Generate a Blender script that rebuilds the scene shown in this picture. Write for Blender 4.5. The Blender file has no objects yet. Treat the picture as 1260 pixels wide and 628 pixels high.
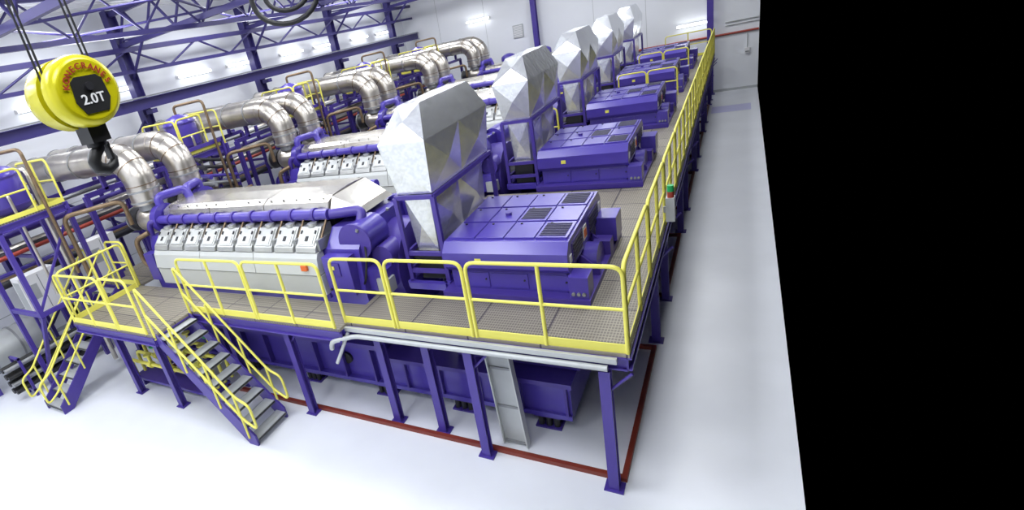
import bpy, bmesh, math, random
import numpy as np
from mathutils import Vector, Matrix
random.seed(4)
scn = bpy.context.scene
try:
    scn.view_settings.view_transform = 'Standard'
    scn.view_settings.look = 'None'
    scn.view_settings.exposure = 0.14
except Exception as e:
    print(e)
P = 5.05     # pitch between generating sets
NR = 5
DZ = 2.13    # deck height

# ---------------------------------------------------------------- materials
def mat(name, col, rough=0.5, metal=0.0, var=0.0, vscale=4.0, bump=0.0, bscale=60.0, emis=None, vor=False, spec=0.5, coat=0.0):
    m = bpy.data.materials.new(name); m.use_nodes = True
    nt = m.node_tree; b = nt.nodes['Principled BSDF']
    b.inputs['Base Color'].default_value = (*col, 1)
    b.inputs['Roughness'].default_value = rough
    b.inputs['Metallic'].default_value = metal
    b.inputs['Specular IOR Level'].default_value = spec
    b.inputs['Coat Weight'].default_value = coat
    b.inputs['Coat Roughness'].default_value = 0.2
    tc = nt.nodes.new('ShaderNodeTexCoord')
    if var > 0:
        if vor:
            n = nt.nodes.new('ShaderNodeTexVoronoi'); n.inputs['Scale'].default_value = vscale
            src = n.outputs['Color']
            sep = nt.nodes.new('ShaderNodeSeparateColor'); nt.links.new(src, sep.inputs[0]); fac = sep.outputs[0]
        else:
            n = nt.nodes.new('ShaderNodeTexNoise'); n.inputs['Scale'].default_value = vscale
            n.inputs['Detail'].default_value = 5
            fac = n.outputs['Fac']
        nt.links.new(tc.outputs['Object'], n.inputs['Vector'])
        r = nt.nodes.new('ShaderNodeMapRange')
        r.inputs[1].default_value = 0.2; r.inputs[2].default_value = 0.8
        r.inputs[3].default_value = 1 - var; r.inputs[4].default_value = 1 + var * 0.6
        nt.links.new(fac, r.inputs[0])
        mx = nt.nodes.new('ShaderNodeVectorMath'); mx.operation = 'SCALE'
        mx.inputs[0].default_value = col
        nt.links.new(r.outputs[0], mx.inputs['Scale'])
        nt.links.new(mx.outputs[0], b.inputs['Base Color'])
    if bump > 0:
        n2 = nt.nodes.new('ShaderNodeTexNoise'); n2.inputs['Scale'].default_value = bscale
        nt.links.new(tc.outputs['Object'], n2.inputs['Vector'])
        bp = nt.nodes.new('ShaderNodeBump'); bp.inputs['Strength'].default_value = bump; bp.inputs['Distance'].default_value = 0.02
        nt.links.new(n2.outputs['Fac'], bp.inputs['Height'])
        nt.links.new(bp.outputs[0], b.inputs['Normal'])
    if emis:
        b.inputs['Emission Color'].default_value = (*emis[0], 1)
        b.inputs['Emission Strength'].default_value = emis[1]
    return m

PUR = mat('purple_paint', (0.066, 0.043, 0.34), 0.28, 0.0, 0.14, 2.0, coat=0.25)
PURD = mat('purple_steelwork', (0.060, 0.036, 0.27), 0.38, 0.0, 0.1, 2.0)
PURR = mat('indigo_roof_steel', (0.036, 0.028, 0.15), 0.45, 0.0, 0.1, 2.0)
PURT = mat('purple_dark_louver', (0.015, 0.012, 0.05), 0.5)
YEL = mat('yellow_paint', (0.76, 0.71, 0.12), 0.4)
GAL = mat('galvanised_sheet', (0.82, 0.84, 0.86), 0.26, 0.78, 0.09, 26.0, 0.45, 3.0, vor=True)
SIL = mat('silver_paint', (0.50, 0.51, 0.50), 0.32, 0.55, 0.14, 3.0)
SILT = mat('top_cladding_sheet', (0.66, 0.63, 0.56), 0.26, 0.85, 0.14, 3.0, 0.3, 4.0)
SILD = mat('silver_cladding', (0.60, 0.56, 0.50), 0.28, 0.9, 0.2, 3.0)
PANEL = mat('engine_panel_grey', (0.56, 0.58, 0.57), 0.4, 0.1, 0.05, 2.0)
GREY = mat('grey_steel', (0.30, 0.31, 0.32), 0.45, 0.5, 0.1, 5.0)
LGREY = mat('light_grey_steel', (0.48, 0.50, 0.50), 0.45, 0.3, 0.08, 4.0)
DARK = mat('dark_metal', (0.03, 0.03, 0.035), 0.45, 0.3)
BLACK = mat('black_rubber', (0.012, 0.012, 0.013), 0.5)
GOLD = mat('weathered_pipe', (0.21, 0.145, 0.085), 0.4, 0.5, 0.3, 8.0)
RED = mat('red_kerb_paint', (0.20, 0.028, 0.014), 0.5, 0, 0.3, 3)
REDP = mat('red_pipe_paint', (0.36, 0.05, 0.03), 0.4)
WHITE = mat('white_enamel', (0.8, 0.8, 0.8), 0.4)
ORG = mat('orange_label', (0.75, 0.15, 0.03), 0.5)
GREEN = mat('green_lens', (0.02, 0.4, 0.12), 0.3)
LAMP = mat('lamp_tube', (1, 1, 1), 0.4, emis=((0.95, 0.98, 1.0), 9.0))
CHY = mat('hook_yellow', (0.72, 0.66, 0.01), 0.25, 0.25, spec=0.6)
WALL = mat('white_wall', (0.80, 0.82, 0.85), 0.6, 0, 0.03, 0.6)
ROOF = mat('roof_sheet', (0.76, 0.78, 0.80), 0.35, 0.45, 0.08, 2.0)
REFLT = mat('floor_reflection_tint', (0.50, 0.50, 0.78), 0.3)  # purple floor reflection put into a flat colour

def floor_mat():
    m = mat('painted_concrete', (0.79, 0.815, 0.865), 0.3, 0, 0.08, 0.7, coat=0.15)
    nt = m.node_tree; b = nt.nodes['Principled BSDF']
    tc = nt.nodes.new('ShaderNodeTexCoord')
    n = nt.nodes.new('ShaderNodeTexNoise'); n.inputs['Scale'].default_value = 1.3; n.inputs['Detail'].default_value = 8
    nt.links.new(tc.outputs['Object'], n.inputs['Vector'])
    r = nt.nodes.new('ShaderNodeMapRange'); r.inputs[3].default_value = 0.26; r.inputs[4].default_value = 0.46
    nt.links.new(n.outputs['Fac'], r.inputs[0]); nt.links.new(r.outputs[0], b.inputs['Roughness'])
    return m
FLOOR = floor_mat()

def grate_mat():
    m = bpy.data.materials.new('steel_grating'); m.use_nodes = True
    nt = m.node_tree; b = nt.nodes['Principled BSDF']
    tc = nt.nodes.new('ShaderNodeTexCoord')
    br = nt.nodes.new('ShaderNodeTexBrick')
    br.inputs['Color1'].default_value = (0.26, 0.235, 0.185, 1); br.inputs['Color2'].default_value = (0.21, 0.19, 0.16, 1)
    br.inputs['Mortar'].default_value = (0.06, 0.05, 0.06, 1)
    br.inputs['Scale'].default_value = 1.0; br.inputs['Mortar Size'].default_value = 0.012
    br.inputs['Brick Width'].default_value = 1.0; br.inputs['Row Height'].default_value = 0.8; br.offset = 0.0
    nt.links.new(tc.outputs['Object'], br.inputs['Vector'])
    w = nt.nodes.new('ShaderNodeTexWave'); w.bands_direction = 'X'; w.inputs['Scale'].default_value = 8.5
    w2 = nt.nodes.new('ShaderNodeTexWave'); w2.bands_direction = 'Y'; w2.inputs['Scale'].default_value = 5
    for q in (w, w2): nt.links.new(tc.outputs['Object'], q.inputs['Vector'])
    mn = nt.nodes.new('ShaderNodeMath'); mn.operation = 'MINIMUM'
    nt.links.new(w.outputs['Fac'], mn.inputs[0]); nt.links.new(w2.outputs['Fac'], mn.inputs[1])
    r = nt.nodes.new('ShaderNodeMapRange'); r.inputs[1].default_value = 0.0; r.inputs[2].default_value = 0.35
    r.inputs[3].default_value = 1.4; r.inputs[4].default_value = 0.65
    nt.links.new(mn.outputs[0], r.inputs[0])
    sc = nt.nodes.new('ShaderNodeVectorMath'); sc.operation = 'SCALE'
    nt.links.new(br.outputs['Color'], sc.inputs[0]); nt.links.new(r.outputs[0], sc.inputs['Scale'])
    nt.links.new(sc.outputs[0], b.inputs['Base Color'])
    b.inputs['Roughness'].default_value = 0.5; b.inputs['Metallic'].default_value = 0.2
    return m
GRATE = grate_mat()

# ---------------------------------------------------------------- mesh builder
class B:
    def __init__(s): s.v = []; s.f = []; s.m = []; s.sm = []; s.mats = []
    def add(s, vs, fs, mt, smooth=False):
        if mt not in s.mats: s.mats.append(mt)
        k = s.mats.index(mt); o = len(s.v)
        s.v += [tuple(p) for p in vs]
        for f in fs:
            s.f.append([i + o for i in f]); s.m.append(k); s.sm.append(smooth)
    def box(s, a, b, mt):
        x0, y0, z0 = a; x1, y1, z1 = b
        vs = [(x0,y0,z0),(x1,y0,z0),(x1,y1,z0),(x0,y1,z0),(x0,y0,z1),(x1,y0,z1),(x1,y1,z1),(x0,y1,z1)]
        s.add(vs, [(0,3,2,1),(4,5,6,7),(0,1,5,4),(1,2,6,5),(2,3,7,6),(3,0,4,7)], mt)
    def prism(s, poly, ax, lo, hi, mt):
        n = len(poly)
        def mk(p, t):
            if ax == 'x': return (t, p[0], p[1])
            if ax == 'y': return (p[0], t, p[1])
            return (p[0], p[1], t)
        vs = [mk(p, lo) for p in poly] + [mk(p, hi) for p in poly]
        fs = [tuple(range(n))[::-1], tuple(range(n, 2*n))] + [(i, (i+1) % n, n+(i+1) % n, n+i) for i in range(n)]
        s.add(vs, fs, mt)
    def beam(s, p0, p1, w, h, mt):
        p0 = Vector(p0); p1 = Vector(p1); d = (p1-p0).normalized()
        up = Vector((0,0,1)) if abs(d.z) < 0.95 else Vector((0,1,0))
        sd = d.cross(up).normalized(); up = sd.cross(d)
        vs = []
        for p in (p0, p1):
            for a, c in ((-1,-1),(1,-1),(1,1),(-1,1)): vs.append(p + sd*a*w/2 + up*c*h/2)
        s.add(vs, [(0,1,2,3),(7,6,5,4),(0,4,5,1),(1,5,6,2),(2,6,7,3),(3,7,4,0)], mt)
    def ibeam(s, p0, p1, w, h, mt, t=0.025):
        p0 = Vector(p0); p1 = Vector(p1); d = (p1-p0).normalized()
        up = Vector((0,0,1)) if abs(d.z) < 0.95 else Vector((0,1,0))
        sd = d.cross(up).normalized(); up = sd.cross(d)
        s.beam(p0, p1, t, h-2*t, mt)
        for q in (-1, 1):
            s.beam(p0+up*q*(h/2-t/2), p1+up*q*(h/2-t/2), w, t, mt)
    def tube(s, pts, r, mt, n=8, cap=True):
        pts = [Vector(p) for p in pts]; rings = []; prev = None
        rr = r if isinstance(r, (list, tuple)) else [r]*len(pts)
        for i, p in enumerate(pts):
            if i == 0: d = pts[1]-p
            elif i == len(pts)-1: d = p-pts[i-1]
            else: d = (pts[i+1]-p).normalized() + (p-pts[i-1]).normalized()
            d.normalize()
            if prev is None:
                a = Vector((0,0,1)) if abs(d.z) < 0.9 else Vector((1,0,0))
                u = d.cross(a).normalized()
            else:
                u = (prev - d*prev.dot(d)).normalized()
            prev = u; w = d.cross(u)
            rings.append([p + (u*math.cos(2*math.pi*k/n) + w*math.sin(2*math.pi*k/n))*rr[i] for k in range(n)])
        vs = [q for g in rings for q in g]; fs = []
        for i in range(len(pts)-1):
            for k in range(n): fs.append((i*n+k, i*n+(k+1) % n, (i+1)*n+(k+1) % n, (i+1)*n+k))
        s.add(vs, fs, mt, True)
        if cap:
            s.add(rings[0], [tuple(range(n))[::-1]], mt); s.add(rings[-1], [tuple(range(n))], mt)
    def cyl(s, p0, p1, r, mt, n=20, r2=None):
        s.tube([p0, p1], [r, r if r2 is None else r2], mt, n)
    def lathe(s, c, prof, mt, n=24):   # vertical lathe prof=(r,z)
        s.tube([(c[0], c[1], c[2]+z) for r, z in prof], [r for r, z in prof], mt, n)
    def crossq(s, q, bulge, mt):
        q = [Vector(p) for p in q]; c = sum(q, Vector())/4
        nn = (q[1]-q[0]).cross(q[3]-q[0]).normalized()
        s.add(q+[c+nn*bulge], [(0,1,4),(1,2,4),(2,3,4),(3,0,4)], mt)
    def obj(s, name, bevel=0, parent=None, loc=(0,0,0)):
        me = bpy.data.meshes.new(name); me.from_pydata(s.v, [], s.f)
        for mt in s.mats: me.materials.append(mt)
        me.polygons.foreach_set('material_index', s.m); me.polygons.foreach_set('use_smooth', s.sm)
        me.update()
        bm = bmesh.new(); bm.from_mesh(me); bmesh.ops.recalc_face_normals(bm, faces=bm.faces); bm.to_mesh(me); bm.free()
        o = bpy.data.objects.new(name, me); scn.collection.objects.link(o); o.location = loc
        if bevel:
            md = o.modifiers.new('bevel', 'BEVEL'); md.width = bevel; md.segments = 2; md.limit_method = 'ANGLE'; md.angle_limit = math.radians(50)
        if parent: o.parent = parent
        return o

def rpath(pts, rad, seg=5):
    pts = [Vector(p) for p in pts]; out = [pts[0]]
    for i in range(1, len(pts)-1):
        a = (pts[i-1]-pts[i]); c = (pts[i+1]-pts[i])
        r = min(rad, a.length*0.49, c.length*0.49)
        pa = pts[i]+a.normalized()*r; pc = pts[i]+c.normalized()*r
        for k in range(seg+1):
            t = k/seg
            out.append(pa*(1-t)**2 + pts[i]*2*t*(1-t) + pc*t*t)
    out.append(pts[-1]); return out

def copies(o, offs):
    for d in offs:
        c = o.copy(); c.location = (o.location.x+d[0], o.location.y+d[1], o.location.z+d[2]); scn.collection.objects.link(c)

def rail(b, p0, p1, z, mids=0, h=1.12, r=0.026, toe=True, rad=0.14):
    p0 = Vector((p0[0], p0[1], z)); p1 = Vector((p1[0], p1[1], z)); U = Vector((0,0,h))
    b.tube(rpath([p0, p0+U, p1+U, p1], rad), r, YEL)
    b.tube([p0+U*0.52, p1+U*0.52], r*0.8, YEL)
    for k in range(mids):
        q = p0.lerp(p1, (k+1)/(mids+1)); b.tube([q, q+U], r, YEL)
    if toe:
        b.beam(p0+Vector((0,0,.06)), p1+Vector((0,0,.06)), 0.012, 0.12, YEL)

# ---------------------------------------------------------------- room
XL, XR, YF, YB, ZC = -18.0, 0.75, -3.0, 32.0, 9.2
b = B(); b.box((XL, YF, -0.15), (XR, YB, 0), FLOOR); b.obj('floor')
b = B(); b.box((XL-.2, YF, -0.15), (XL, YB, ZC), WALL)
for z in (1.2, 2.4, 3.6, 4.8, 6.0, 7.2): b.box((XL, YF, z-.012), (XL+.006, YB, z+.012), LGREY)
b.obj('wall_left')
b = B(); b.box((XL-.2, YB, -0.15), (XR, YB+.2, ZC), WALL)
for x in (-15.5, -12.5, -6.5, -4): b.box((x-.01, YB-.006, 0), (x+.01, YB, ZC), LGREY)
b.obj('wall_back')
b = B(); b.box((XL-.2, YF-.2, -0.15), (XR, YF, ZC), WALL); b.obj('wall_front')
b = B()
x = XL; prof = []
while x < XR-.2:
    prof += [(x, ZC), (x+.13, ZC), (x+.18, ZC+.1), (x+.30, ZC+.1), (x+.35, ZC)]; x += .35
vs = []; fs = []
for (px, pz) in prof: vs += [(px, YF, pz), (px, YB, pz)]
for i in range(len(prof)-1): fs.append((2*i, 2*i+1, 2*i+3, 2*i+2))
b.add(vs, fs, ROOF); b.box((XL-.2, YF, ZC+.15), (XR, YB, ZC+.25), ROOF)
b.obj('ceiling')
b = B(); b.box((XL, YF, 0), (XL+.02, YB, .12), LGREY); b.obj('baseboard_left')
b = B(); b.box((XL+.03, YB-.02, 0), (XR, YB, .12), LGREY); b.obj('baseboard_back')
b = B(); b.box((-1.0, 27.2, .0), (.45, 28.5, .003), REFLT); b.obj('painted_reflection')  # thin pale patch painted in place of a purple reflection on the aisle

# columns left, trusses
b = B(); b.ibeam((-17.5, 0, 0), (-17.5, 0, 9.1), .32, .34, PURR); b.box((-17.75,-.25,0),(-17.25,.25,.03),PURR)
b.box((-17.3,-.1,5.65),(-16.9,.1,5.8),PURR)
o = b.obj('steel_column', loc=(0, 5.7, 0)); copies(o, [(0, -6, 0), (0, 6, 0), (0, 12, 0), (0, 18, 0), (0, 24, 0)])
for xx in (-9.5, -1.2):
    b = B(); b.ibeam((xx, YB-.36, 0), (xx, YB-.36, 9.1), .26, .3, PURD); b.box((xx-.2,YB-.58,0),(xx+.2,YB-.14,.03),PURD); b.obj('steel_column')
b = B()
x0, x1 = -17.4, 0.7
b.beam((x0, 0, 7.95), (x1, 0, 7.95), .14, .16, PURR); b.beam((x0, 0, 8.95), (x1, 0, 8.95), .14, .16, PURR)
n = 12
for i in range(n):
    xa = x0+(x1-x0)*i/n; xb = x0+(x1-x0)*(i+1)/n; xm = (xa+xb)/2
    b.tube([(xa, 0, 7.98), (xm, 0, 8.9)], .045, PURR, 6); b.tube([(xm, 0, 8.9), (xb, 0, 7.98)], .045, PURR, 6)
b.tube([(-17.4, 0, 6.9), (-16.2, 0, 7.9)], .05, PURR, 6)
o = b.obj('roof_truss', loc=(0, 5.7, 0)); copies(o, [(0, 6, 0), (0, 12, 0), (0, 18, 0), (0, 24, 0), (0,-6,0)])
b = B()
b.ibeam((-17.0, YF+.1, 6.02), (-17.0, YB-.1, 6.02), .26, .36, PURR)
b.box((-17.03, YF+.1, 6.21), (-16.97, YB-.1, 6.26), GREY); b.obj('crane_runway_beam')
for xx in (-14.5, -11.5, -8.5, -5.5, -2.5):
    b = B(); b.ibeam((xx, YF+.1, 9.1), (xx, YB-.1, 9.1), .1, .16, PURR); b.obj('roof_purlin')
b = B()
b.beam((-17.2, YF+.1, 7.8), (-17.2, YB-.1, 7.8), .12, .16, PURR)
y = -.3
while y < 29:
    b.tube([(-17.2, y, 7.8), (-17.2, y+1.5, 7.1), (-17.2, y+3, 7.8)], .04, PURR, 6)
    b.tube([(-17.2, y+3, 7.8), (-17.2, y+4.5, 7.1), (-17.2, y+6, 7.8)], .04, PURR, 6)
    y += 6
b.beam((-17.2, YF+.1, 7.1), (-17.2, YB-.1, 7.1), .1, .12, PURR)
b.obj('eaves_lattice_girder')
b = B(); xg = -13.2
b.beam((xg, YF+.1, 7.75), (xg, YB-.1, 7.75), .12, .12, PURR); b.beam((xg, YF+.1, 8.7), (xg, YB-.1, 8.7), .1, .12, PURR)
y = -.3
while y < 30:
    b.tube([(xg, y, 7.78), (xg, y+1, 8.68), (xg, y+2, 7.78)], .035, PURR, 6); y += 2
b.obj('roof_lattice_girder')
b = B()
for xx in (-17.2, -13, -8):
    y = -.3
    while y < 29:
        b.tube([(xx, y, 8.1), (xx+4.2, y+6, 8.1)], .035, PURR, 6); b.tube([(xx+4.2, y, 8.18), (xx, y+6, 8.18)], .035, PURR, 6)
        y += 6
b.obj('roof_cross_bracing')
for y in (5.7, 17.7):
    b = B(); b.tube([(-17.5, y, .3), (-17.5, y+6, 5.6)], .05, PURR, 8); b.tube([(-17.5, y, 5.6), (-17.5, y+6, .3)], .05, PURR, 8); b.obj('wall_bracing')

# ---------------------------------------------------------------- lamps
b = B(); b.box((-.07, -.85, 0), (.0, .85, .12), WHITE); b.cyl((.05, -.8, .05), (.05, .8, .05), .05, LAMP, 10)
b.box((0,-.85,.0),(.08,-.82,.1),WHITE); b.box((0,.82,.0),(.08,.85,.1),WHITE)
o = b.obj('fluorescent_lamp', loc=(-17.92, 2.7, 6.6)); copies(o, [(0, 6.0*k+d, 0) for k in range(0, 5) for d in (0, 2.6) if k+d > 0])
b = B(); b.box((-.75, 0, 0), (.75, .08, .12), WHITE); b.cyl((-.7, -.05, .05), (.7, -.05, .05), .045, LAMP, 10)
b.box((-.75,-.08,0),(-.72,0,.1),WHITE); b.box((.72,-.08,0),(.75,0,.1),WHITE)
o = b.obj('fluorescent_lamp', loc=(-1.9, YB-.09, 3.4)); copies(o, [(-11.0, 0, 2.6)])

def area(x, y, z, sx, sy, w, col=(1, 1, 1), rot=(0,0,0)):
    l = bpy.data.lights.new('added_area_light', 'AREA'); l.shape = 'RECTANGLE'; l.size = sx; l.size_y = sy; l.energy = w; l.color = col
    o = bpy.data.objects.new('added_area_light', l); o.location = (x, y, z); o.rotation_euler = rot; scn.collection.objects.link(o)
for y in (-.5, 3, 8.7, 14.7, 20.7, 26.7):
    for x in (-15, -10.5, -5.5, -1.0):
        area(x, y, 8.85, 1.6, 2.2, 190 if x < -2 else 155, (0.94, 0.965, 1.0))  # overhead area lights added to light the hall, no fixtures modelled
for y in (2.5, 8.7, 14.7, 20.7, 26.7):
    for x in (-13.9, -6):
        area(x, y, 7.6, .8, 2.2, 95, (0.94, 0.965, 1.0), (math.pi, 0, 0))  # upward area lights added only to brighten the roof, no real lamps

# ---------------------------------------------------------------- deck
b = B()
T0 = DZ-.05
b.box((-1.6, 5.4, T0), (-.97, 30.4, DZ), GRATE)
b.box((-5.1, 5.4, T0), (-1.6, 6.35, DZ), GRATE)
b.box((-8.8, 5.2, T0), (-5.1, 5.98, DZ), GRATE)
b.box((-11.7, 4.3, T0), (-8.8, 5.98, DZ), GRATE)
b.box((-13.4, 5.98, T0), (-11.75, 30.4, DZ), GRATE)
for k in range(NR):
    ya = 8.9+P*k; yb = ya+2.1
    b.box((-11.75, ya, T0), (-1.6, min(yb, 30.4), DZ), GRATE)
    if k: b.box((-5.0, 5.95+P*k, T0), (-1.6, 6.3+P*k, DZ), GRATE)
def eb(p, q): b.ibeam((p[0], p[1], T0-.09), (q[0], q[1], T0-.09), .1, .18, PURD)
eb((-5.1, 5.43), (-1.0, 5.43)); eb((-8.8, 5.23), (-5.1, 5.23)); eb((-1.0, 5.4), (-1.0, 30.4))
eb((-11.7, 4.33), (-8.8, 4.33)); eb((-8.83, 4.3), (-8.83, 5.2)); eb((-11.67, 4.3), (-11.67, 6))
eb((-13.37, 6.0), (-13.37, 30.4)); eb((-13.4, 6.0), (-11.7, 6.0))
for k in range(NR):
    eb((-11.7, 8.95+P*k), (-1.6, 8.95+P*k)); eb((-11.7, min(10.95+P*k, 30.3)), (-1.6, min(10.95+P*k, 30.3)))
def leg(x, y, w=.13):
    b.ibeam((x, y, 0), (x, y, T0-.18), w, w, PURD, .02); b.box((x-.12, y-.1, 0), (x+.12, y+.1, .02), PURD)
    b.tube([(x,y,1.55),(x+.3,y,T0-.2)], .02, PURD, 6)
for x, y in ((-1.25,5.38),(-3.05,5.42),(-3.92,5.7),(-4.8,5.7),(-6.55,5.42),(-9.7,4.75),(-11.3,4.8),(-8.7,5.75),(-11.7,5.9),(-13.3,6.1)): leg(x, y)
for k in range(NR):
    leg(-1.15, 8.95+P*k); leg(-1.15, min(10.5+P*k, 30.2))
    leg(-6.5, 9.0+P*k); leg(-11.6, 9.0+P*k)
b.obj('steel_platform')
b = B()
b.tube(rpath([(-5.35,5.18,1.75),(-5.3,5.16,1.9),(-4.9,5.30,1.97),(-1.2,5.30,1.97)],.1), .04, LGREY, 8)
b.beam((-5.1,5.34,2.06),(-1.1,5.34,2.06), .05,.07, LGREY)
b.tube([(-5.05,5.32,2.0),(-5.3,5.15,1.5)], .03, LGREY)
b.obj('cable_conduit')

# railings
b = B()
rail(b, (-.99, 5.42), (-2.86, 5.42), DZ, 1); rail(b, (-2.92, 5.42), (-4.12, 5.42), DZ); rail(b, (-4.18, 5.42), (-5.12, 5.42), DZ, 0)
b.obj('yellow_railing')
b = B()
rail(b, (-5.2, 5.22), (-6.9, 5.22), DZ, 1); rail(b, (-6.96, 5.22), (-8.7, 5.22), DZ, 1)
b.obj('yellow_railing')
b = B()
rail(b, (-9.0, 4.32), (-9.9, 4.32), DZ, 0); rail(b, (-9.96, 4.32), (-11.65, 4.32), DZ, 1)
rail(b, (-11.68, 4.4), (-11.68, 5.9), DZ, 1)
rail(b, (-11.75, 5.99), (-12.5, 5.99), DZ, 0)
b.obj('yellow_railing')
b = B(); y = 5.46
while y < 30:
    L = 1.9; rail(b, (-.99, y), (-.99, min(y+L, 30.4)), DZ, 1); y += L+.05
rail(b, (-1.1, 30.38), (-3.0, 30.38), DZ, 1)
b.obj('yellow_railing')
for k in range(3, NR):
    b = B(); yy = 11.0+P*(k-1)
    rail(b, (-3.6, yy), (-2.7, yy), DZ, 0, h=.95); rail(b, (-2.65, yy), (-1.75, yy), DZ, 0, h=.95); b.obj('yellow_railing')
b = B(); rail(b, (-4.95, 11.6+P), (-4.95, 10.4+P), DZ, 0); rail(b, (-4.9, 10.4+P), (-4.3, 10.4+P), DZ, 0); b.obj('yellow_railing')

# ---------------------------------------------------------------- stairs
def stair(name, run, wd, n, mp):
    b = B(); xt, xb, y0, y1 = 0, run, 0, wd
    for y in (y0, y1):
        b.prism([(xt, DZ-.26), (xt, DZ-.0), (xb, .22), (xb, 0), (xb-.22, 0)], 'y', y-.02, y+.02, PURD)
    for i in range(n):
        t = (i+.5)/n; z = DZ*(1-t)+.02; x = xt+(xb-xt)*t
        b.box((x-.13, y0+.02, z-.03), (x+.13, y1-.02, z), LGREY)
        b.box((x+.11, y0+.02, z-.045), (x+.13, y1-.02, z+.003), GREY)
    H = Vector((0, 0, .95))
    for y in (y0-.03, y1+.03):
        A = Vector((xt, y, DZ-.1)); C = Vector((xb-.1, y, .1))
        b.tube(rpath([A, A+H+Vector((0,0,.15)), C+H, C+H+Vector((.28,0,-.1)), C+H*.45+Vector((.28,0,-.1)), C+H*.5, A+H*.55], .12), .024, YEL)
        for t in (.33, .68, .97):
            q = A.lerp(C, t); b.tube([q, q+H], .022, YEL)
    b.v = [mp(*p) for p in b.v]
    return b.obj(name)
stair('access_stair', 1.8, .78, 9, lambda x, y, z: (-8.8+x, 4.36+y, z))
stair('access_stair', 2.3, .78, 9, lambda x, y, z: (-13.4+y, 5.9-x, z))

# ---------------------------------------------------------------- kerbs
for k in range(NR):
    b = B(); y0 = 5.5+P*k; y1 = y0+3.2; xa, xb = -11.4, -1.12; w = .07; h = .07
    b.box((xa, y0, 0), (xb, y0+w, h), RED); b.box((xa, y1-w, 0), (xb, y1, h), RED)
    b.box((xb-w, y0+w, 0), (xb, y1-w, h), RED); b.box((xa, y0+w, 0), (xa+w, y1-w, h), RED)
    b.obj('oil_kerb')

# ---------------------------------------------------------------- engine
YC = 7.45
b = B()
def my(y): return 2*YC-y
b.prism([(6.35,1.15),(6.2,1.5),(6.2,2.2),(6.35,3.0),(8.55,3.0),(8.7,2.2),(8.7,1.5),(8.55,1.15)], 'x', -10.85, -5.9, PUR)
N = 9; X0, X1 = -10.8, -5.98; st = (X1-X0)/N
def side(Y):
    b.prism([(Y(6.08),2.2),(Y(6.06),2.58),(Y(6.24),2.58),(Y(6.24),2.2)], 'x', X0, X1, PANEL)
    for i in range(3):
        L=(X1-X0)/3; xa = X0+L*i; xb = xa+L-.015
        b.prism([(Y(6.04),2.6),(Y(6.09),2.9),(Y(6.14),2.98),(Y(6.3),3.0),(Y(6.3),2.6)], 'x', xa, xb, PANEL)
    for i in range(N):
        xa2 = X0+st*i+.035; xb2 = xa2+st-.07
        b.prism([(Y(6.13),3.0),(Y(6.16),3.08),(Y(6.46),3.36),(Y(6.72),3.36),(Y(6.72),3.0)], 'x', xa2, xb2, SIL)
        xm = (xa2+xb2)/2
        def slab(u0, u1, t0, t1, off, mt):
            def pp(x, t, o):
                yy = 6.16+.30*t; zz = 3.08+.28*t
                return (x, Y(yy-o*.707), zz+o*.707)
            vs = [pp(u0,t0,-.012),pp(u1,t0,-.012),pp(u1,t1,-.012),pp(u0,t1,-.012),pp(u0,t0,off),pp(u1,t0,off),pp(u1,t1,off),pp(u0,t1,off)]
            b.add(vs, [(0,3,2,1),(4,5,6,7),(0,1,5,4),(1,2,6,5),(2,3,7,6),(3,0,4,7)], mt)
        slab(xm-.19, xm+.19, .08, .92, .02, SIL)
        slab(xm-.15, xm+.15, .14, .55, .032, PANEL)
        slab(xm-.035, xm+.035, .28, .52, .04, DARK)
        slab(xm-.18, xm-.155, .64, .8, .04, DARK); slab(xm+.14, xm+.165, .64, .8, .04, DARK)
        b.cyl((xm, Y(6.50), 3.36), (xm, Y(6.50), 3.42), .09, SIL, 14)
        b.box((xb2+.005, min(Y(6.2),Y(6.6)), 3.0), (xb2+.065, max(Y(6.2),Y(6.6)), 3.2), GREY)
        b.cyl((xb2+.035, Y(6.30), 3.15), (xb2+.035, Y(6.62), 3.47), .022, GOLD, 8)
        b.cyl((X0+st*(i+.5)-.03, Y(6.64), 3.52), (X0+st*(i+.5)+.03, Y(6.64), 3.52), .125, PURD, 16)
    b.box((X0, min(Y(6.24),Y(6.14)), 2.1), (X1, max(Y(6.24),Y(6.14)), 2.2), PURD)
    b.cyl((X0-.1, Y(6.64), 3.52), (X1+.05, Y(6.64), 3.52), .10, PUR, 16)
side(lambda y: y); side(my)
b.box((X0, 6.8, 3.0), (X1, my(6.8), 3.5), DARK)
for i in range(3):
    L = (X1-X0+.1)/3; xa = X0-.1+L*i; xb = xa+L-.02
    b.prism([(6.74,3.55),(6.78,3.7),(6.95,3.77),(YC,3.80),(my(6.95),3.77),(my(6.78),3.7),(my(6.74),3.55)], 'x', xa, xb, SILT)
    for yy in (6.86, my(6.86)):
        for j in range(5): b.cyl((xa+.15+.33*j,yy,3.70),(xa+.15+.33*j,yy,3.755), .015, DARK, 6)
v = [( -5.98,6.74,3.5),(-5.98,my(6.74),3.5),(-5.98,my(6.9),3.76),(-5.98,6.9,3.76),(-5.4,6.95,3.4),(-5.4,my(6.95),3.4),(-5.5,my(7.0),3.5),(-5.5,7.0,3.5)]
b.add(v, [(0,1,2,3),(4,7,6,5),(0,4,5,1),(3,2,6,7),(0,3,7,4),(1,5,6,2)], SILT)
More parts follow.
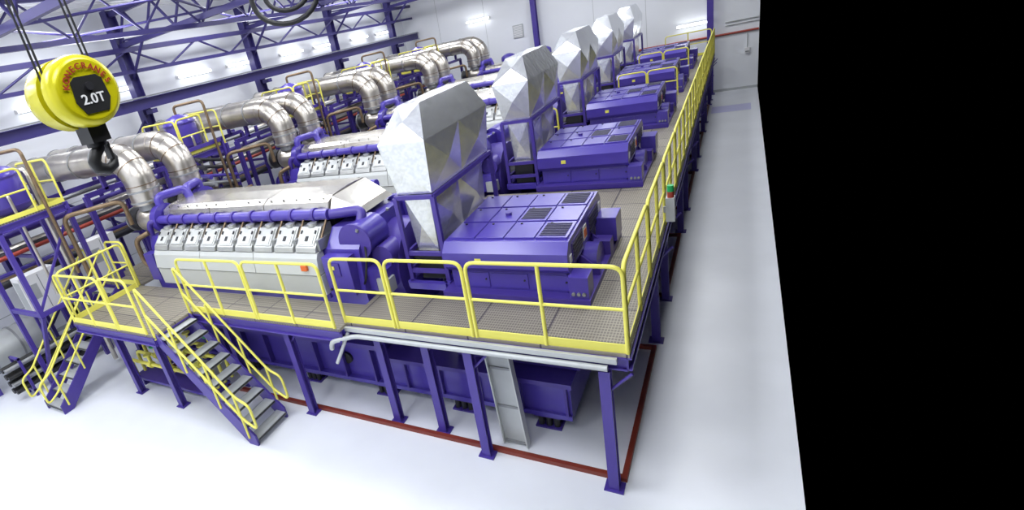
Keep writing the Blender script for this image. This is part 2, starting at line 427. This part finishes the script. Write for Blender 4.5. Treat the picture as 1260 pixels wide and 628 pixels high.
# driving end housing
b.prism([(6.25,1.2),(6.2,2.2),(6.3,3.0),(6.6,3.3),(8.3,3.3),(8.6,3.0),(8.7,2.2),(8.65,1.2)], 'x', -5.9, -5.2, PUR)
b.box((-5.85,6.05,2.25),(-5.3,6.25,2.95), PUR); b.box((-5.75,6.03,2.62),(-5.5,6.05,2.85), PURD)
b.box((-5.72,6.015,2.74),(-5.6,6.03,2.8), YEL); b.box((-6.35,6.0,2.7),(-6.22,6.05,2.8), ORG)
for j in range(5): b.cyl((-5.8+.11*j,6.02,2.35),(-5.8+.11*j,6.06,2.35), .025, DARK, 8)
b.cyl((-5.3,6.4,3.1),(-5.3,7.0,3.1), .3, PUR, 24); b.cyl((-5.3,6.36,3.1),(-5.3,6.4,3.1), .33, PURD, 24)
b.cyl((-5.3,7.9,3.1),(-5.3,8.5,3.1), .3, PUR, 24)
b.cyl((-4.95,6.55,2.75),(-4.95,7.0,2.75), .2, PURD, 20)
b.tube(rpath([(-5.35,6.7,3.3),(-5.35,6.85,3.5),(-5.9,6.64,3.52)],.15), .09, PURD, 12)
b.cyl((-5.2,YC,2.3),(-4.75,YC,2.3), .8, PURD, 32); b.cyl((-4.75,YC,2.3),(-3.9,YC,2.3), .3, DARK, 20)
b.box((-5.2,6.35,2.2),(-4.8,6.7,2.6), PUR); b.box((-5.0,6.3,2.2),(-4.75,6.5,2.45), LGREY)
b.tube(rpath([(-5.3,6.3,2.3),(-5.1,6.15,2.5),(-5.0,6.2,2.9),(-5.2,6.5,3.1)],.1), .02, BLACK)
for j in range(6): b.cyl((-5.185,6.35+.33*j,3.3),(-5.165,6.35+.33*j,3.34), .03, GREY, 8)
# free end
b.prism([(6.3,1.2),(6.25,2.4),(6.45,3.2),(8.45,3.2),(8.65,2.4),(8.6,1.2)], 'x', -11.3, -10.85, PUR)
b.box((-11.25,6.1,2.25),(-10.9,6.3,2.9), PUR)
for yt in (6.85, 8.05):
    b.cyl((-11.15,yt,3.5),(-10.95,yt,3.5), .34, PUR, 24)
    b.tube([(-11.85,yt,3.5),(-11.75,yt,3.5),(-11.55,yt,3.5),(-11.4,yt,3.5),(-11.15,yt,3.5)], [.2,.3,.34,.28,.26], SILD, 20)
    b.cyl((-12.15,yt,3.5),(-11.85,yt,3.5), .27, DARK, 20); b.cyl((-12.2,yt,3.5),(-12.15,yt,3.5), .3, GREY, 20)
    b.tube(rpath([(-11.05,yt,3.75),(-11.05,yt,4.0),(-10.8,YC,4.0),(-10.7,YC,3.7)],.15), .10, PUR, 12)
    b.cyl((-11.45,yt,3.75),(-11.45,yt,3.95), .25, GREY, 20)
b.tube(rpath([(-11.2,6.3,2.4),(-11.5,6.2,2.6),(-11.5,6.2,3.2),(-11.2,6.4,3.3)],.15), .06, GOLD, 10)
b.tube(rpath([(-10.9,6.64,3.52),(-11.2,6.5,3.52),(-11.3,6.5,3.0)],.15), .07, PURD, 10)
# common base frame
b.box((-11.2,6.15,.28),(-1.95,8.75,.36), PUR)
b.box((-11.2,6.25,.36),(-5.2,8.65,1.2), PUR)
b.box((-5.2,6.2,.36),(-1.95,8.7,.95), PUR)
b.box((-11.25,6.1,1.1),(-5.2,8.8,1.2), PURD); b.box((-5.2,6.1,.9),(-1.9,8.8,.98), PURD)
for i in range(14):
    x = -11.0+i*.69
    b.box((x,6.13,.36),(x+.04,6.25,1.1 if x < -5.2 else .9), PURD)
for i in range(5):
    x = -10.2+i*1.0
    b.cyl((x,6.19,1.75),(x,6.22,1.75), .2, PURD, 20); b.cyl((x,6.15,1.75),(x,6.2,1.75), .13, PUR, 20)
b.cyl((-5.6,6.18,1.6),(-5.6,6.24,1.6), .1, BLACK, 16)
b.cyl((-6.1,6.2,.75),(-6.1,6.26,.75), .12, BLACK, 16)
for x in (-10.6,-9.0,-7.2,-5.4,-3.8,-2.35):
    for y in (6.35, 8.5):
        b.box((x-.2,y-.15,0),(x+.2,y+.15,.03), PURD); b.box((x-.2,y-.15,.22),(x+.2,y+.15,.28), PURD)
        for dx in (-.12,0,.12):
            b.cyl((x+dx,y-.07,.03),(x+dx,y-.07,.22), .05, DARK, 10); b.cyl((x+dx,y+.07,.03),(x+dx,y+.07,.22), .05, DARK, 10)
eng = b.obj('diesel_engine', .008)
copies(eng, [(0, P*k, 0) for k in range(1, NR)])

# ---------------------------------------------------------------- generator
b = B()
gx0, gx1 = -3.74, -1.90
b.box((gx0-.1,6.45,1.0),(gx1+.05,8.75,1.25), PURD)
b.cyl((gx0-.05,YC+.1,1.75),(gx1+.0,YC+.1,1.75), .85, PUR, 36)
b.box((gx0-.05,6.5,1.2),(gx1+.05,6.6,2.1), PUR); b.box((gx0-.05,8.6,1.2),(gx1+.05,8.7,2.1), PUR)
b.box((gx0-.1,6.42,2.1),(gx1+.3,8.85,2.22), PURD)
b.box((gx0+.03,6.6,2.22),(gx1-.03,8.6,2.62), PUR)
b.prism([(6.56,2.55),(6.5,2.62),(6.5,2.86),(6.64,3.0),(8.58,3.04),(8.72,2.9),(8.72,2.6)], 'x', gx0-.03, gx1+.03, PUR)
for i in range(4):
    xa = gx0+.01+i*.46
    for (ya, yb) in ((6.72,7.32),(7.34,7.94),(7.96,8.52)):
        lou = (ya < 7 and i == 3) or (7 < ya < 7.5 and i == 2) or (ya > 7.9 and i == 3)
        z = 3.0+(ya-6.64)*.02
        b.box((xa,ya,z-.02),(xa+.44,yb,z+.03), PUR)
        if lou:
            for q in range(8):
                b.box((xa+.04,ya+.06+q*.06,z+.03),(xa+.40,ya+.095+q*.06,z+.04), PURT)
        b.cyl((xa+.1,yb-.08,z+.03),(xa+.1,yb-.08,z+.045), .02, DARK, 8)
b.cyl((gx0+.7,7.6,3.03),(gx0+.7,7.6,3.09), .05, PURD, 10)
for (ya, yb) in ((6.75,7.35),(7.75,8.45)):
    b.box((gx1+.03,ya,2.62),(gx1+.04,yb,2.93), PURD)
    for q in range(5): b.box((gx1+.035,ya+.04,2.64+q*.055),(gx1+.05,yb-.04,2.67+q*.055), PURT)
b.box((gx1+.03,7.42,2.66),(gx1+.04,7.62,2.88), WHITE); b.box((gx1+.035,7.45,2.7),(gx1+.045,7.59,2.82), ORG)
b.box((gx1+.03,6.6,2.68),(gx1+.04,6.7,2.8), WHITE); b.box((gx1+.03,8.5,2.7),(gx1+.04,8.62,2.86), WHITE)
for i in range(3):
    xa = gx0+.1+i*.6; b.box((xa,6.585,2.26),(xa+.55,6.6,2.5), PUR); b.cyl((xa+.5,6.57,2.4),(xa+.5,6.59,2.4), .015, DARK, 8)
b.box((gx0+.5,6.494,2.7),(gx0+.6,6.5,2.78), YEL)
for yy in (6.55, 7.2, 8.0, 8.6):
    b.prism([(gx1,2.22),(gx1+.28,2.22),(gx1+.28,2.3),(gx1,2.55)], 'y', yy, yy+.04, PURD)
b.box((gx1+.02,6.45,2.22),(gx1+.28,6.75,2.55), PUR); b.box((gx1+.02,8.25,2.3),(gx1+.34,8.7,2.7), PUR)
b.cyl((gx1,YC+.1,2.3),(gx1+.22,YC+.1,2.3), .28, PUR, 24); b.box((gx1+.05,7.9,2.22),(gx1+.3,8.15,2.45), PURD)
for j in range(3): b.cyl((gx1+.08+.07*j,6.42,2.3),(gx1+.08+.07*j,6.45,2.3), .025, GREY, 8)
for x in (gx0+.2, gx1-.2): b.cyl((x,6.48,1.1),(x,6.48,1.25), .06, LGREY, 10)
gen = b.obj('generator', .012)
copies(gen, [(0, P*k, 0) for k in range(1, NR)])

# ---------------------------------------------------------------- air duct
b = B()
def ring(z, xa, xb, ya, yb): return [(xa,ya,z),(xb,ya,z),(xb,yb,z),(xa,yb,z)]
rings = [ring(2.72,-4.42,-4.04,6.9,9.0), ring(3.66,-4.47,-4.0,6.86,9.05)]
up = [ring(3.74,-4.54,-3.92,6.82,9.2), ring(4.58,-4.68,-3.84,6.76,9.3), ring(5.08,-4.44,-4.04,7.2,9.05)]
for ri, R in enumerate((rings, up)):
    for i in range(len(R)-1):
        A, C = R[i], R[i+1]
        for k in range(4):
            k2 = (k+1) % 4
            q = [Vector(A[k]), Vector(A[k2]), Vector(C[k2]), Vector(C[k])]
            if k % 2 == 1 and not (ri == 1 and i == 1):
                m0 = (q[0]+q[1])/2; m1 = (q[2]+q[3])/2
                b.crossq([q[0], m0, m1, q[3]], .08, GAL); b.crossq([m0, q[1], q[2], m1], .08, GAL)
            elif k % 2 == 1:
                m0 = (q[0]+q[1])/2; m1 = (q[2]+q[3])/2
                b.add([q[0],m0,q[1],q[2],q[3]], [(0,1,4),(1,3,4),(1,2,3)], GAL)
            else: b.crossq(q, .05, GAL)
b.crossq(up[-1], .05, GAL); b.add(rings[0], [(0,3,2,1)], GAL); b.add(up[0], [(0,3,2,1)], GAL)
def band(z, xa, xb, ya, yb, mt=PURD, s=.05):
    b.beam((xa,ya,z),(xb,ya,z), s,s+.02,mt); b.beam((xa,yb,z),(xb,yb,z), s,s+.02,mt)
    b.beam((xa,ya,z),(xa,yb,z), s,s+.02,mt); b.beam((xb,ya,z),(xb,yb,z), s,s+.02,mt)
fx0, fx1, fy0, fy1 = -4.58, -3.89, 6.78, 9.24
band(3.70,fx0,fx1,fy0,fy1); band(2.72,fx0,fx1,fy0,fy1)
b.box((-4.45,6.9,2.2),(-4.02,8.6,2.72), DARK)
for x, y in ((fx0,fy0),(fx1,fy0),(fx0,fy1),(fx1,fy1)):
    b.beam((x,y,2.13),(x,y,3.70), .07,.07,PURD)
band(2.4,fx0,fx1,fy0,fy1)
band(2.18,fx0,fx1,fy0-.1,fy1, PUR, .1)
duct = b.obj('air_intake_duct')
copies(duct, [(0, P*k, 0) for k in range(1, NR)])

# ---------------------------------------------------------------- exhaust elbows
b = B()
for yt in (6.85, 8.05):
    def arc(c, R, a0, a1, n):
        return [(c[0]+R*math.cos(math.radians(a0+(a1-a0)*i/n)), yt, c[2]+R*math.sin(math.radians(a0+(a1-a0)*i/n))) for i in range(n+1)]
    pts = [(-11.45,yt,3.9),(-11.45,yt,4.35)] + arc((-12.1,yt,4.35), .65, 0, 90, 12)[1:] + [(-13.1,yt,5.0),(-17.2,yt,5.0)]
    b.tube(pts, .35, SILD, 24)
    for a in range(0, 91, 18):
        c = math.radians(a); p = Vector((-12.1+.65*math.cos(c), yt, 4.35+.65*math.sin(c))); d = Vector((-math.sin(c),0,math.cos(c)))*.010
        b.cyl(p-d, p+d, .358, SILD if a % 36 else GOLD, 24)
    for z in (3.95, 4.2): b.cyl((-11.45,yt,z),(-11.45,yt,z+.04), .375, GREY, 24)
    for x in (-12.6,-13.6,-14.8,-16,-17.2): b.cyl((x,yt,5.0),(x+.04,yt,5.0), .37, GREY, 24)
    for x in (-13.0,-15.2):
        b.beam((x,yt,4.3),(x,yt,4.66), .1,.1,PURD)
for x in (-13.0,-15.2):
    b.beam((x,6.3,4.3),(x,8.6,4.3), .1,.12,PURD)
    for y in (6.3,8.6): b.beam((x,y,0),(x,y,4.3), .12,.12,PURD)
ex = b.obj('exhaust_pipe'); copies(ex, [(0, P*k, 0) for k in range(1, NR)])

# ---------------------------------------------------------------- tank modules
b = B()
xa, xb, ya, yb, z = -14.3, -12.8, 4.2, 5.7, 4.4
b.box((xa,ya,z-.04),(xb,yb,z), GRATE)
for q in (((xa,ya),(xb,ya)),((xa,yb),(xb,yb)),((xa,ya),(xa,yb)),((xb,ya),(xb,yb))):
    b.ibeam((q[0][0],q[0][1],z-.12),(q[1][0],q[1][1],z-.12), .1,.16,PURD)
    b.beam((q[0][0],q[0][1],z+.05),(q[1][0],q[1][1],z+.05), .02,.1,YEL)
for x in (xa,xb):
    for y in (ya,yb): b.beam((x,y,2.2 if x == xb else 0),(x,y,z), .1,.1,PURD)
b.beam((xa,ya,2.25),(xb,ya,2.25), .08,.1,PURD); b.beam((xb,ya,2.25),(xb,yb,2.25), .08,.1,PURD); b.beam((xb,ya,2.3),(xb,yb,4.2), .05,.05,PURD)
b.beam((xa,ya,.2),(xb,ya,2.2), .08,.08,PURD)
rail(b,(xa,ya),(xb,ya),z,1,h=1.0,toe=False); rail(b,(xb,ya+.05),(xb,yb-.6),z,0,h=1.0,toe=False); rail(b,(xa,yb),(xb,yb),z,1,h=1.0,toe=False)
c = (-13.6,4.95,z)
b.lathe(c, [(.3,.05),(.44,.12),(.46,.2),(.46,.85),(.44,.93),(.3,1.05),(.12,1.1),(.1,1.12)], PUR, 28)
for zz in (.2,.84): b.lathe(c, [(.48,zz),(.48,zz+.03)], PURD, 28)
for a in range(3): b.beam((c[0]+.35*math.cos(a*2.1),c[1]+.35*math.sin(a*2.1),z),(c[0]+.35*math.cos(a*2.1),c[1]+.35*math.sin(a*2.1),z+.2),.06,.06,PURD)
b.tube(rpath([(c[0],c[1],z+1.1),(c[0],c[1],z+1.35),(c[0]+.95,c[1]+.3,z+1.35),(c[0]+.95,c[1]+.3,z-1.6)],.15), .04, GOLD, 10)
b.tube(rpath([(c[0]+.45,c[1]-.2,z+.5),(c[0]+.65,c[1]-.2,z+.5),(c[0]+.65,c[1]-.2,z-1.9)],.15), .035, SILD, 10)
b.tube(rpath([(c[0]+.95,c[1]+.5,z-1.8),(c[0]+.95,c[1]+.5,z-.3),(c[0]+1.8,c[1]+1.5,z-.3),(c[0]+1.8,c[1]+1.5,z-.9)],.2), .055, GOLD, 10)
b.tube(rpath([(c[0]+.1,c[1]+.55,z-4.3),(c[0]+.1,c[1]+.55,z+.9),(c[0]-1,c[1]+.55,z+.9)],.2), .06, SILD, 10)
tank = b.obj('expansion_tank_platform'); copies(tank, [(0, P*k, 0) for k in range(1, NR)])

# auxiliary module (filters, coolers, pumps, hoses) beside every engine
b = B(); dx = -.75
def S(p): return (p[0]+dx, p[1], p[2])
b.box(S((-14.4,9.2,.1)), S((-12.9,10.7,.25)), PURD)
b.box(S((-14.3,9.4,.25)), S((-13.3,10.4,1.5)), DARK)
for i in range(7): b.cyl(S((-14.25+.15*i,9.35,.45)),S((-14.25+.15*i,9.35,1.5)), .02, GREY, 6)
b.cyl(S((-14.3,9.7,1.9)),S((-12.9,9.7,1.9)), .28, PUR, 20); b.cyl(S((-14.35,9.7,1.9)),S((-14.3,9.7,1.9)), .33, PURD, 20); b.cyl(S((-12.9,9.7,1.9)),S((-12.85,9.7,1.9)), .33, PURD, 20)
b.cyl(S((-14.3,10.4,2.0)),S((-12.9,10.4,2.0)), .2, SILD, 20)
for x in (-14.1,-13.1): b.beam(S((x,9.4,1.5)),S((x,10.7,1.5)), .08,.12,PURD)
b.tube(rpath([S((-13.2,9.7,2.1)),S((-13.2,9.7,3.0)),(-12.0,9.3,3.0),(-11.6,8.6,2.9)],.2), .07, GOLD, 10)
b.tube(rpath([S((-13.5,9.7,2.1)),S((-13.5,9.7,3.5)),(-12.3,9.0,3.5),(-12.3,8.3,3.2)],.2), .09, PUR, 10)
b.tube(rpath([S((-13.5,10.4,2.1)),S((-13.5,10.4,3.8)),S((-13.5,7.4,3.8))],.2), .1, SILD, 12)
b.cyl((-13.6,8.95,2.3),(-13.6,8.95,3.1), .16, SILD, 16); b.cyl((-13.6,8.95,3.1),(-13.6,8.95,3.15), .2, GREY, 16)
b.box((-13.5,9.4,2.2),(-13.2,9.9,3.1), LGREY); b.box((-13.48,9.39,2.6),(-13.3,9.4,3.0), WHITE)
for yy in (9.2,10.6): b.beam((-13.5,yy,0),(-13.5,yy,4.2), .1,.1,PURD)
b.beam((-13.5,9.2,4.15),(-13.5,10.6,4.15), .1,.1,PURD)
for j in range(4):
    y = 9.25+.36*j
    b.cyl((-12.0,y,DZ),(-12.0,y,DZ+.75), .13, DARK if j % 2 else PUR, 14); b.cyl((-12.0,y,DZ+.75),(-12.0,y,DZ+.82), .16, GREY, 14)
b.tube([(-12.0,9.15,DZ+.95),(-12.0,10.5,DZ+.95)], .05, GOLD, 10)
b.box((-11.6,9.2,DZ),(-10.9,9.7,DZ+.9), PUR); b.box((-11.55,9.25,DZ+.9),(-10.95,9.65,DZ+1.0), DARK)
b.cyl((-10.6,9.4,DZ+.35),(-9.9,9.4,DZ+.35), .22, DARK, 18); b.box((-10.6,9.2,DZ),(-9.9,9.6,DZ+.12), PURD)
for j, (zz, m_) in enumerate(((1.3,DARK),(1.5,GREY),(1.7,PUR),(1.95,DARK),(2.15,DARK))):
    b.tube(rpath([(-12.7,10.7,DZ+zz-.4),(-12.7,9.0+.1*j,DZ+zz),(-11.4-.1*j,8.9,DZ+zz)],.2), .05, m_, 8)
b.beam((-12.75,9.1,DZ),(-12.75,9.1,4.6), .08,.08,PURD); b.beam((-12.75,10.6,DZ),(-12.75,10.6,4.6), .08,.08,PURD); b.beam((-12.75,9.1,4.55),(-12.75,10.6,4.55), .08,.1,PURD)
aux = b.obj('auxiliary_module'); copies(aux, [(0, P*k, 0) for k in range(1, NR-1)])

b = B()
for j,(x,z,r,m) in enumerate([(-16.4,3.2,.14,SILD),(-16.0,3.2,.1,DARK),(-15.7,3.2,.06,REDP),(-16.3,2.6,.12,PUR),(-15.9,2.6,.09,GOLD),(-16.2,4.1,.1,SILD),(-15.8,4.1,.06,GREY),(-15.5,2.6,.1,DARK),(-16.5,3.6,.1,PURD)]):
    b.cyl((x,2.0,z),(x,30,z), r, m, 12)
for k in range(10):
    y = 2.6+3*k
    for x in (-16.7,-15.4): b.beam((x,y,0),(x,y,4.3), .1,.1,PURD)
    for z in (2.45,3.0,3.95): b.beam((-16.7,y,z),(-15.4,y,z), .08,.08,PURD)
b.obj('pipe_rack')
for k, y in enumerate((3.0, 6.0, 12.0, 18.0)):
    b = B(); b.cyl((-16.05,y,.95),(-16.05,y+2.1,.95), .5, LGREY, 28)
    for q in (.0,.68,1.37,2.05): b.cyl((-16.05,y+q,.95),(-16.05,y+q+.05,.95), .52, GREY, 28)
    for q in (.4,1.6): b.box((-16.4,y+q,0),(-15.7,y+q+.12,.5), PURD)
    b.obj('insulated_tank')
for (x, y, z0) in ((-15.25, 4.75, 1.7), (-15.1, 6.5, 1.9)):
    b = B()
    b.box((x,y,z0),(x+.45,y+.9,z0+1.05), WHITE); b.box((x+.45,y+.44,z0+.05),(x+.455,y+.46,z0+1.0),GREY); b.box((x+.45,y+.08,z0+.4),(x+.46,y+.35,z0+.8),LGREY)
    b.box((x+.05,y-.005,z0+.1),(x+.4,y,z0+.95),LGREY)
    for q in (.08,.78): b.beam((x+.1,y+q,0),(x+.1,y+q,z0),.06,.06,PURD); b.beam((x+.38,y+q,0),(x+.38,y+q,z0),.06,.06,PURD)
    b.obj('electrical_cabinet', .006)
b = B()
for j in range(4):
    b.cyl((-14.75,3.5,.3+.2*j),(-14.75,6.2,.3+.2*j), .075, BLACK, 12); b.cyl((-14.55,3.5,.3+.2*j),(-14.55,6.2,.3+.2*j), .06, GREY if j%2 else BLACK, 12)
for y in (3.8,5.9): b.box((-14.9,y,0),(-14.85,y+.06,1.1),PURD); b.box((-14.45,y,0),(-14.4,y+.06,1.1),PURD); b.box((-14.9,y,1.05),(-14.4,y+.06,1.1),PURD); b.box((-14.9,y,.15),(-14.4,y+.06,.2),PURD)
b.obj('stored_pipes')

# yellow fuel pipework under landing
b = B()
for i in range(4):
    y = 5.0+.2*i
    b.tube(rpath([(-11.6,y,.26),(-11.6,y,.7+.1*i),(-8.95,y,.7+.1*i),(-8.95,y,.26)],.1), .04, YEL, 8)
    for x in (-10.8,-10.0,-9.3):
        b.cyl((x,y,.62+.1*i),(x,y,.95+.1*i), .03, YEL, 8); b.cyl((x,y,.93+.1*i),(x,y,.96+.1*i), .09, GREEN if (i+int(x)) % 3 == 0 else YEL, 12)
        b.cyl((x-.06,y,.7+.1*i),(x+.06,y,.7+.1*i), .075, YEL, 12)
b.box((-11.7,4.95,.2),(-8.9,5.48,.26), PURD)
for x in (-11.5,-10.2,-9.0): b.box((x-.03,5.0,0),(x+.03,5.45,.2), PURD)
b.obj('fuel_valve_manifold')
b = B()
b.beam((-2.7,5.78,.02),(-2.9,6.0,1.95), .34,.10,LGREY)
for s in (-.18,.18): b.beam((-2.7+s,5.74,.02),(-2.9+s,5.96,1.95), .02,.13,PANEL)
for t in (.02,.33,.66,.97): b.beam((-2.7-.2*t-.18,5.73+.22*t,.03+1.92*t),(-2.7-.2*t+.18,5.73+.22*t,.03+1.92*t), .03,.04,GREY)
b.obj('cable_riser_duct')

for i in range(3):
    b = B(); x = -11.0+i*1.0
    b.lathe((x,30.95,2.4), [(.3,0),(.4,.1),(.42,.2),(.42,1.3),(.4,1.4),(.25,1.5),(.1,1.55)], PUR, 24)
    b.box((x-.42,30.55,2.3),(x+.42,31.3,2.42), PURD)
    for dx in (-.38,.38):
        for y in (30.6,31.26): b.beam((x+dx,y,0),(x+dx,y,2.3), .08,.08,PURD)
    b.obj('storage_tank')
b = B(); b.tube(rpath([(-5,YB-.07,2.2),(-4.4,YB-.07,2.72),(XR-.02,YB-.07,2.72)],.2), .05, REDP, 10); b.obj('fire_main_pipe')
b = B()
b.tube([(-.6,YB-.05,3.25),(XR-.02,YB-.05,3.25)], .025, LGREY); b.tube([(-.6,YB-.05,3.1),(XR-.02,YB-.05,3.1)], .02, LGREY)
b.obj('wall_conduit')
b = B(); b.box((.2,YB-.1,1.7),(.4,YB-.01,1.95), WHITE); b.box((.22,YB-.11,1.74),(.38,YB-.1,1.8), GREY); b.tube([(.3,YB-.05,1.95),(.3,YB-.05,2.6)],.015,LGREY); b.obj('wall_socket_box')
b = B(); b.box((-10.9,YB-.06,4.6),(-10.3,YB-.001,5.3), LGREY)
for i in range(8): b.box((-10.86,YB-.08,4.64+.08*i),(-10.34,YB-.06,4.68+.08*i), WHITE)
b.obj('wall_vent')
b = B(); b.box((-.93,8.9,2.35),(-.80,9.05,2.75), LGREY); b.cyl((-.86,8.97,2.75),(-.86,8.97,2.85), .05, REDP, 12); b.cyl((-.86,8.97,2.85),(-.86,8.97,2.95), .05, GREEN, 12)
b.box((-.965,8.92,2.5),(-.93,8.96,2.6), GREY); b.obj('signal_beacon')

# ---------------------------------------------------------------- crane hook block
E = bpy.data.objects.new('crane_hook_block', None); scn.collection.objects.link(E)
cy, cz, xf = 1.462, 6.13, -2.62
E.location = (xf, cy, cz)
def ch(bd, name, bev=0):
    o = bd.obj(name, bev); o.parent = E; o.matrix_parent_inverse = Matrix.Translation((-xf, -cy, -cz)); return o
b = B()
b.tube([(xf-.0,cy,cz),(xf-.001,cy,cz),(xf-.02,cy,cz),(xf-.06,cy,cz),(xf-.10,cy,cz)], [.14,.145,.168,.175,.175], CHY, 40)
b.cyl((xf-.15,cy,cz),(xf-.10,cy,cz), .14, DARK, 32)
b.tube([(xf-.32,cy,cz),(xf-.30,cy,cz),(xf-.25,cy,cz),(xf-.15,cy,cz)], [.14,.165,.175,.175], CHY, 40)
ch(b, 'sheave_housing')
b = B()
b.prism([(cy-.08,cz+.045),(cy-.055,cz+.065),(cy+.055,cz+.065),(cy+.08,cz+.045),(cy+.09,cz-.05),(cy+.06,cz-.11),(cy-.06,cz-.11),(cy-.09,cz-.05)], 'x', xf-.002, xf+.006, BLACK)
b.cyl((xf,cy,cz+.015),(xf+.02,cy,cz+.015), .02, DARK, 16)
ch(b, 'black_plate')
b = B()
b.box((xf-.19,cy-.05,cz-.25),(xf-.07,cy+.05,cz-.14), BLACK)
b.cyl((xf-.135,cy,cz-.27),(xf-.135,cy,cz-.25), .05, BLACK, 16)
hk = [(0,-.26),(0,-.28),(-.03,-.305),(-.052,-.34),(-.043,-.375),(0,-.395),(.043,-.38),(.06,-.345),(.058,-.325)]
b.tube([(xf-.135,cy+p,cz+q) for p,q in hk], [.03,.03,.03,.032,.033,.032,.028,.018,.008], BLACK, 12)
b.box((xf-.16,cy+.035,cz-.35),(xf-.11,cy+.05,cz-.26), BLACK)
ch(b, 'hook')
b = B()
for dx in (-.15,-.11):
    for dy in (-.13,.13): b.tube([(xf+dx,cy+dy,cz),(xf+dx,cy+dy*.6,cz+3.0)], .006, DARK, 6)
ch(b, 'wire_rope')
TM = mat('red_lettering', (0.35, 0.03, 0.015), 0.5); TW = mat('white_lettering', (0.85, 0.85, 0.85), 0.5)
def text(body, size, y, z, ang, mt, nm, off=.0008):
    c = bpy.data.curves.new(nm, 'FONT'); c.body = body; c.size = size; c.align_x = 'CENTER'; c.align_y = 'CENTER'; c.extrude = .002; c.offset = off
    c.materials.append(mt); o = bpy.data.objects.new(nm, c); scn.collection.objects.link(o)
    M = Matrix(((0,0,1,0),(1,0,0,0),(0,1,0,0),(0,0,0,1)))
    o.parent = E; o.matrix_local = Matrix.Translation((.008, y, z)) @ M @ Matrix.Rotation(ang, 4, 'Z')
text('2.0T', .066, 0, -.045, 0, TW, 'capacity_text')
s = 'KONECRANES'
for i, chh in enumerate(s):
    a = math.radians(76 - i*152/(len(s)-1))
    text(chh, .040, -math.sin(a)*.110, math.cos(a)*.110, a, TM, 'letter_%d' % i)
b = B()
def loop(w, zb, zt, off):
    c = Vector((-2.8, 3.3+off, 0)); dr = Vector((.85,.52,0))
    pts = [c - dr*w + Vector((0,0,zt))]
    for i in range(13):
        a = math.pi+math.pi*i/12; pts.append(c+dr*w*math.cos(a)+Vector((0,0,zb+w*.75*(1+math.sin(a)))))
    pts.append(c + dr*w + Vector((0,0,zt))); return pts
b.tube(loop(.25,6.31,9.0,0), .02, BLACK, 8); b.tube(loop(.17,6.40,9.0,.03), .018, BLACK, 8)
b.obj('festoon_cable')

# ---------------------------------------------------------------- world & camera
w = bpy.data.worlds.new('world'); scn.world = w; w.use_nodes = True
w.node_tree.nodes['Background'].inputs[0].default_value = (0, 0, 0, 1)
f = 641.0; ppx, ppy = 471.0, 314.0
D = Vector((906-ppx, -57-ppy, f)).normalized(); V = Vector((880-ppx, 1900-ppy, f)).normalized()
V = (V - D*V.dot(D)).normalized(); Up = -V; R = D.cross(Up)
R0 = np.array([[R.x,D.x,Up.x],[R.y,D.y,Up.y],[R.z,D.z,Up.z]])   # world -> cam (x right,y down,z fwd)
corr = [((-1.25,5.38,0),(750,600)),((-1.12,5.5,0),(772,596)),((-3.05,5.42,0),(600,560)),((-4.8,5.7,0),(495,515)),
 ((-6.55,5.42,0),(391,505)),((-.97,5.4,2.13),(775,435)),((-.99,5.42,3.25),(768,330)),((-2.89,5.42,3.25),(565,320)),
 ((-1.12,8.7,0),(805,430)),((-1.12,15.6,0),(840,262)),((-.99,30.6,3.25),(877,45)),((1.0,32,0),(942,106)),
 ((-4.2,28.1,5.05),(778,19)),((-7.0,4.36,0),(318,552)),((-7,5.14,0),(358,515)),((-10.8,6.1,2.98),(185,310)),
 ((-10.9,6.74,3.6),(200,262)),((-4.68,6.76,4.6),(463,166)),((-17.5,11.7,7.9),(148,60)),((-11.3,4.8,0),(178,482)),
 ((-9.7,4.75,0),(228,500)),((-4.68,11.81,4.6),(620,97)),((-5.12,5.42,3.25),(380,312)),((-1.2,31.6,4.2),(872,2))]
W = np.array([c[0] for c in corr], float); U = np.array([c[1] for c in corr], float)
def rot(v):
    a = np.linalg.norm(v)
    if a < 1e-12: return np.eye(3)
    k = v/a; K = np.array([[0,-k[2],k[1]],[k[2],0,-k[0]],[-k[1],k[0],0]])
    return np.eye(3)+math.sin(a)*K+(1-math.cos(a))*K@K
def proj(p):
    Rm = rot(p[:3])@R0; X = (W-(np.array([0,0,6.0])+p[3:6]))@Rm.T; ff = 641+p[6]*100
    return np.stack([ppx+ff*X[:,0]/X[:,2], ppy+ff*X[:,1]/X[:,2]],1)
reg = np.array([20,20,20,6,6,6,6.0])
def res(p):
    r = (proj(p)-U); wgt = 1/np.sqrt(1+(np.linalg.norm(r,axis=1)/8)**2)
    return np.concatenate([(r*wgt[:,None]).ravel(), reg*p])
p = np.zeros(7)
for it in range(40):
    r0 = res(p); J = np.zeros((len(r0),7))
    for i in range(7):
        q = p.copy(); q[i] += 1e-5; J[:,i] = (res(q)-r0)/1e-5
    p = p - np.linalg.solve(J.T@J+1e-3*np.eye(7), J.T@r0)
if not np.all(np.isfinite(p)) or np.abs(p[:3]).max() > .1 or np.abs(p[3:]).max() > 1: p = np.zeros(7)
Rm = rot(p[:3])@R0; C = np.array([0,0,6.0])+p[3:6]; f = 641+p[6]*100
cam = bpy.data.cameras.new('camera'); co = bpy.data.objects.new('camera', cam); scn.collection.objects.link(co)
M = Matrix.Identity(4)
for i in range(3): M[i][0] = Rm[0][i]; M[i][1] = -Rm[1][i]; M[i][2] = -Rm[2][i]; M[i][3] = C[i]
co.matrix_world = M
cam.sensor_width = 36; cam.lens = f/1260*36; cam.shift_x = (630-ppx)/1260; cam.clip_start = .05; cam.clip_end = 200
scn.camera = co
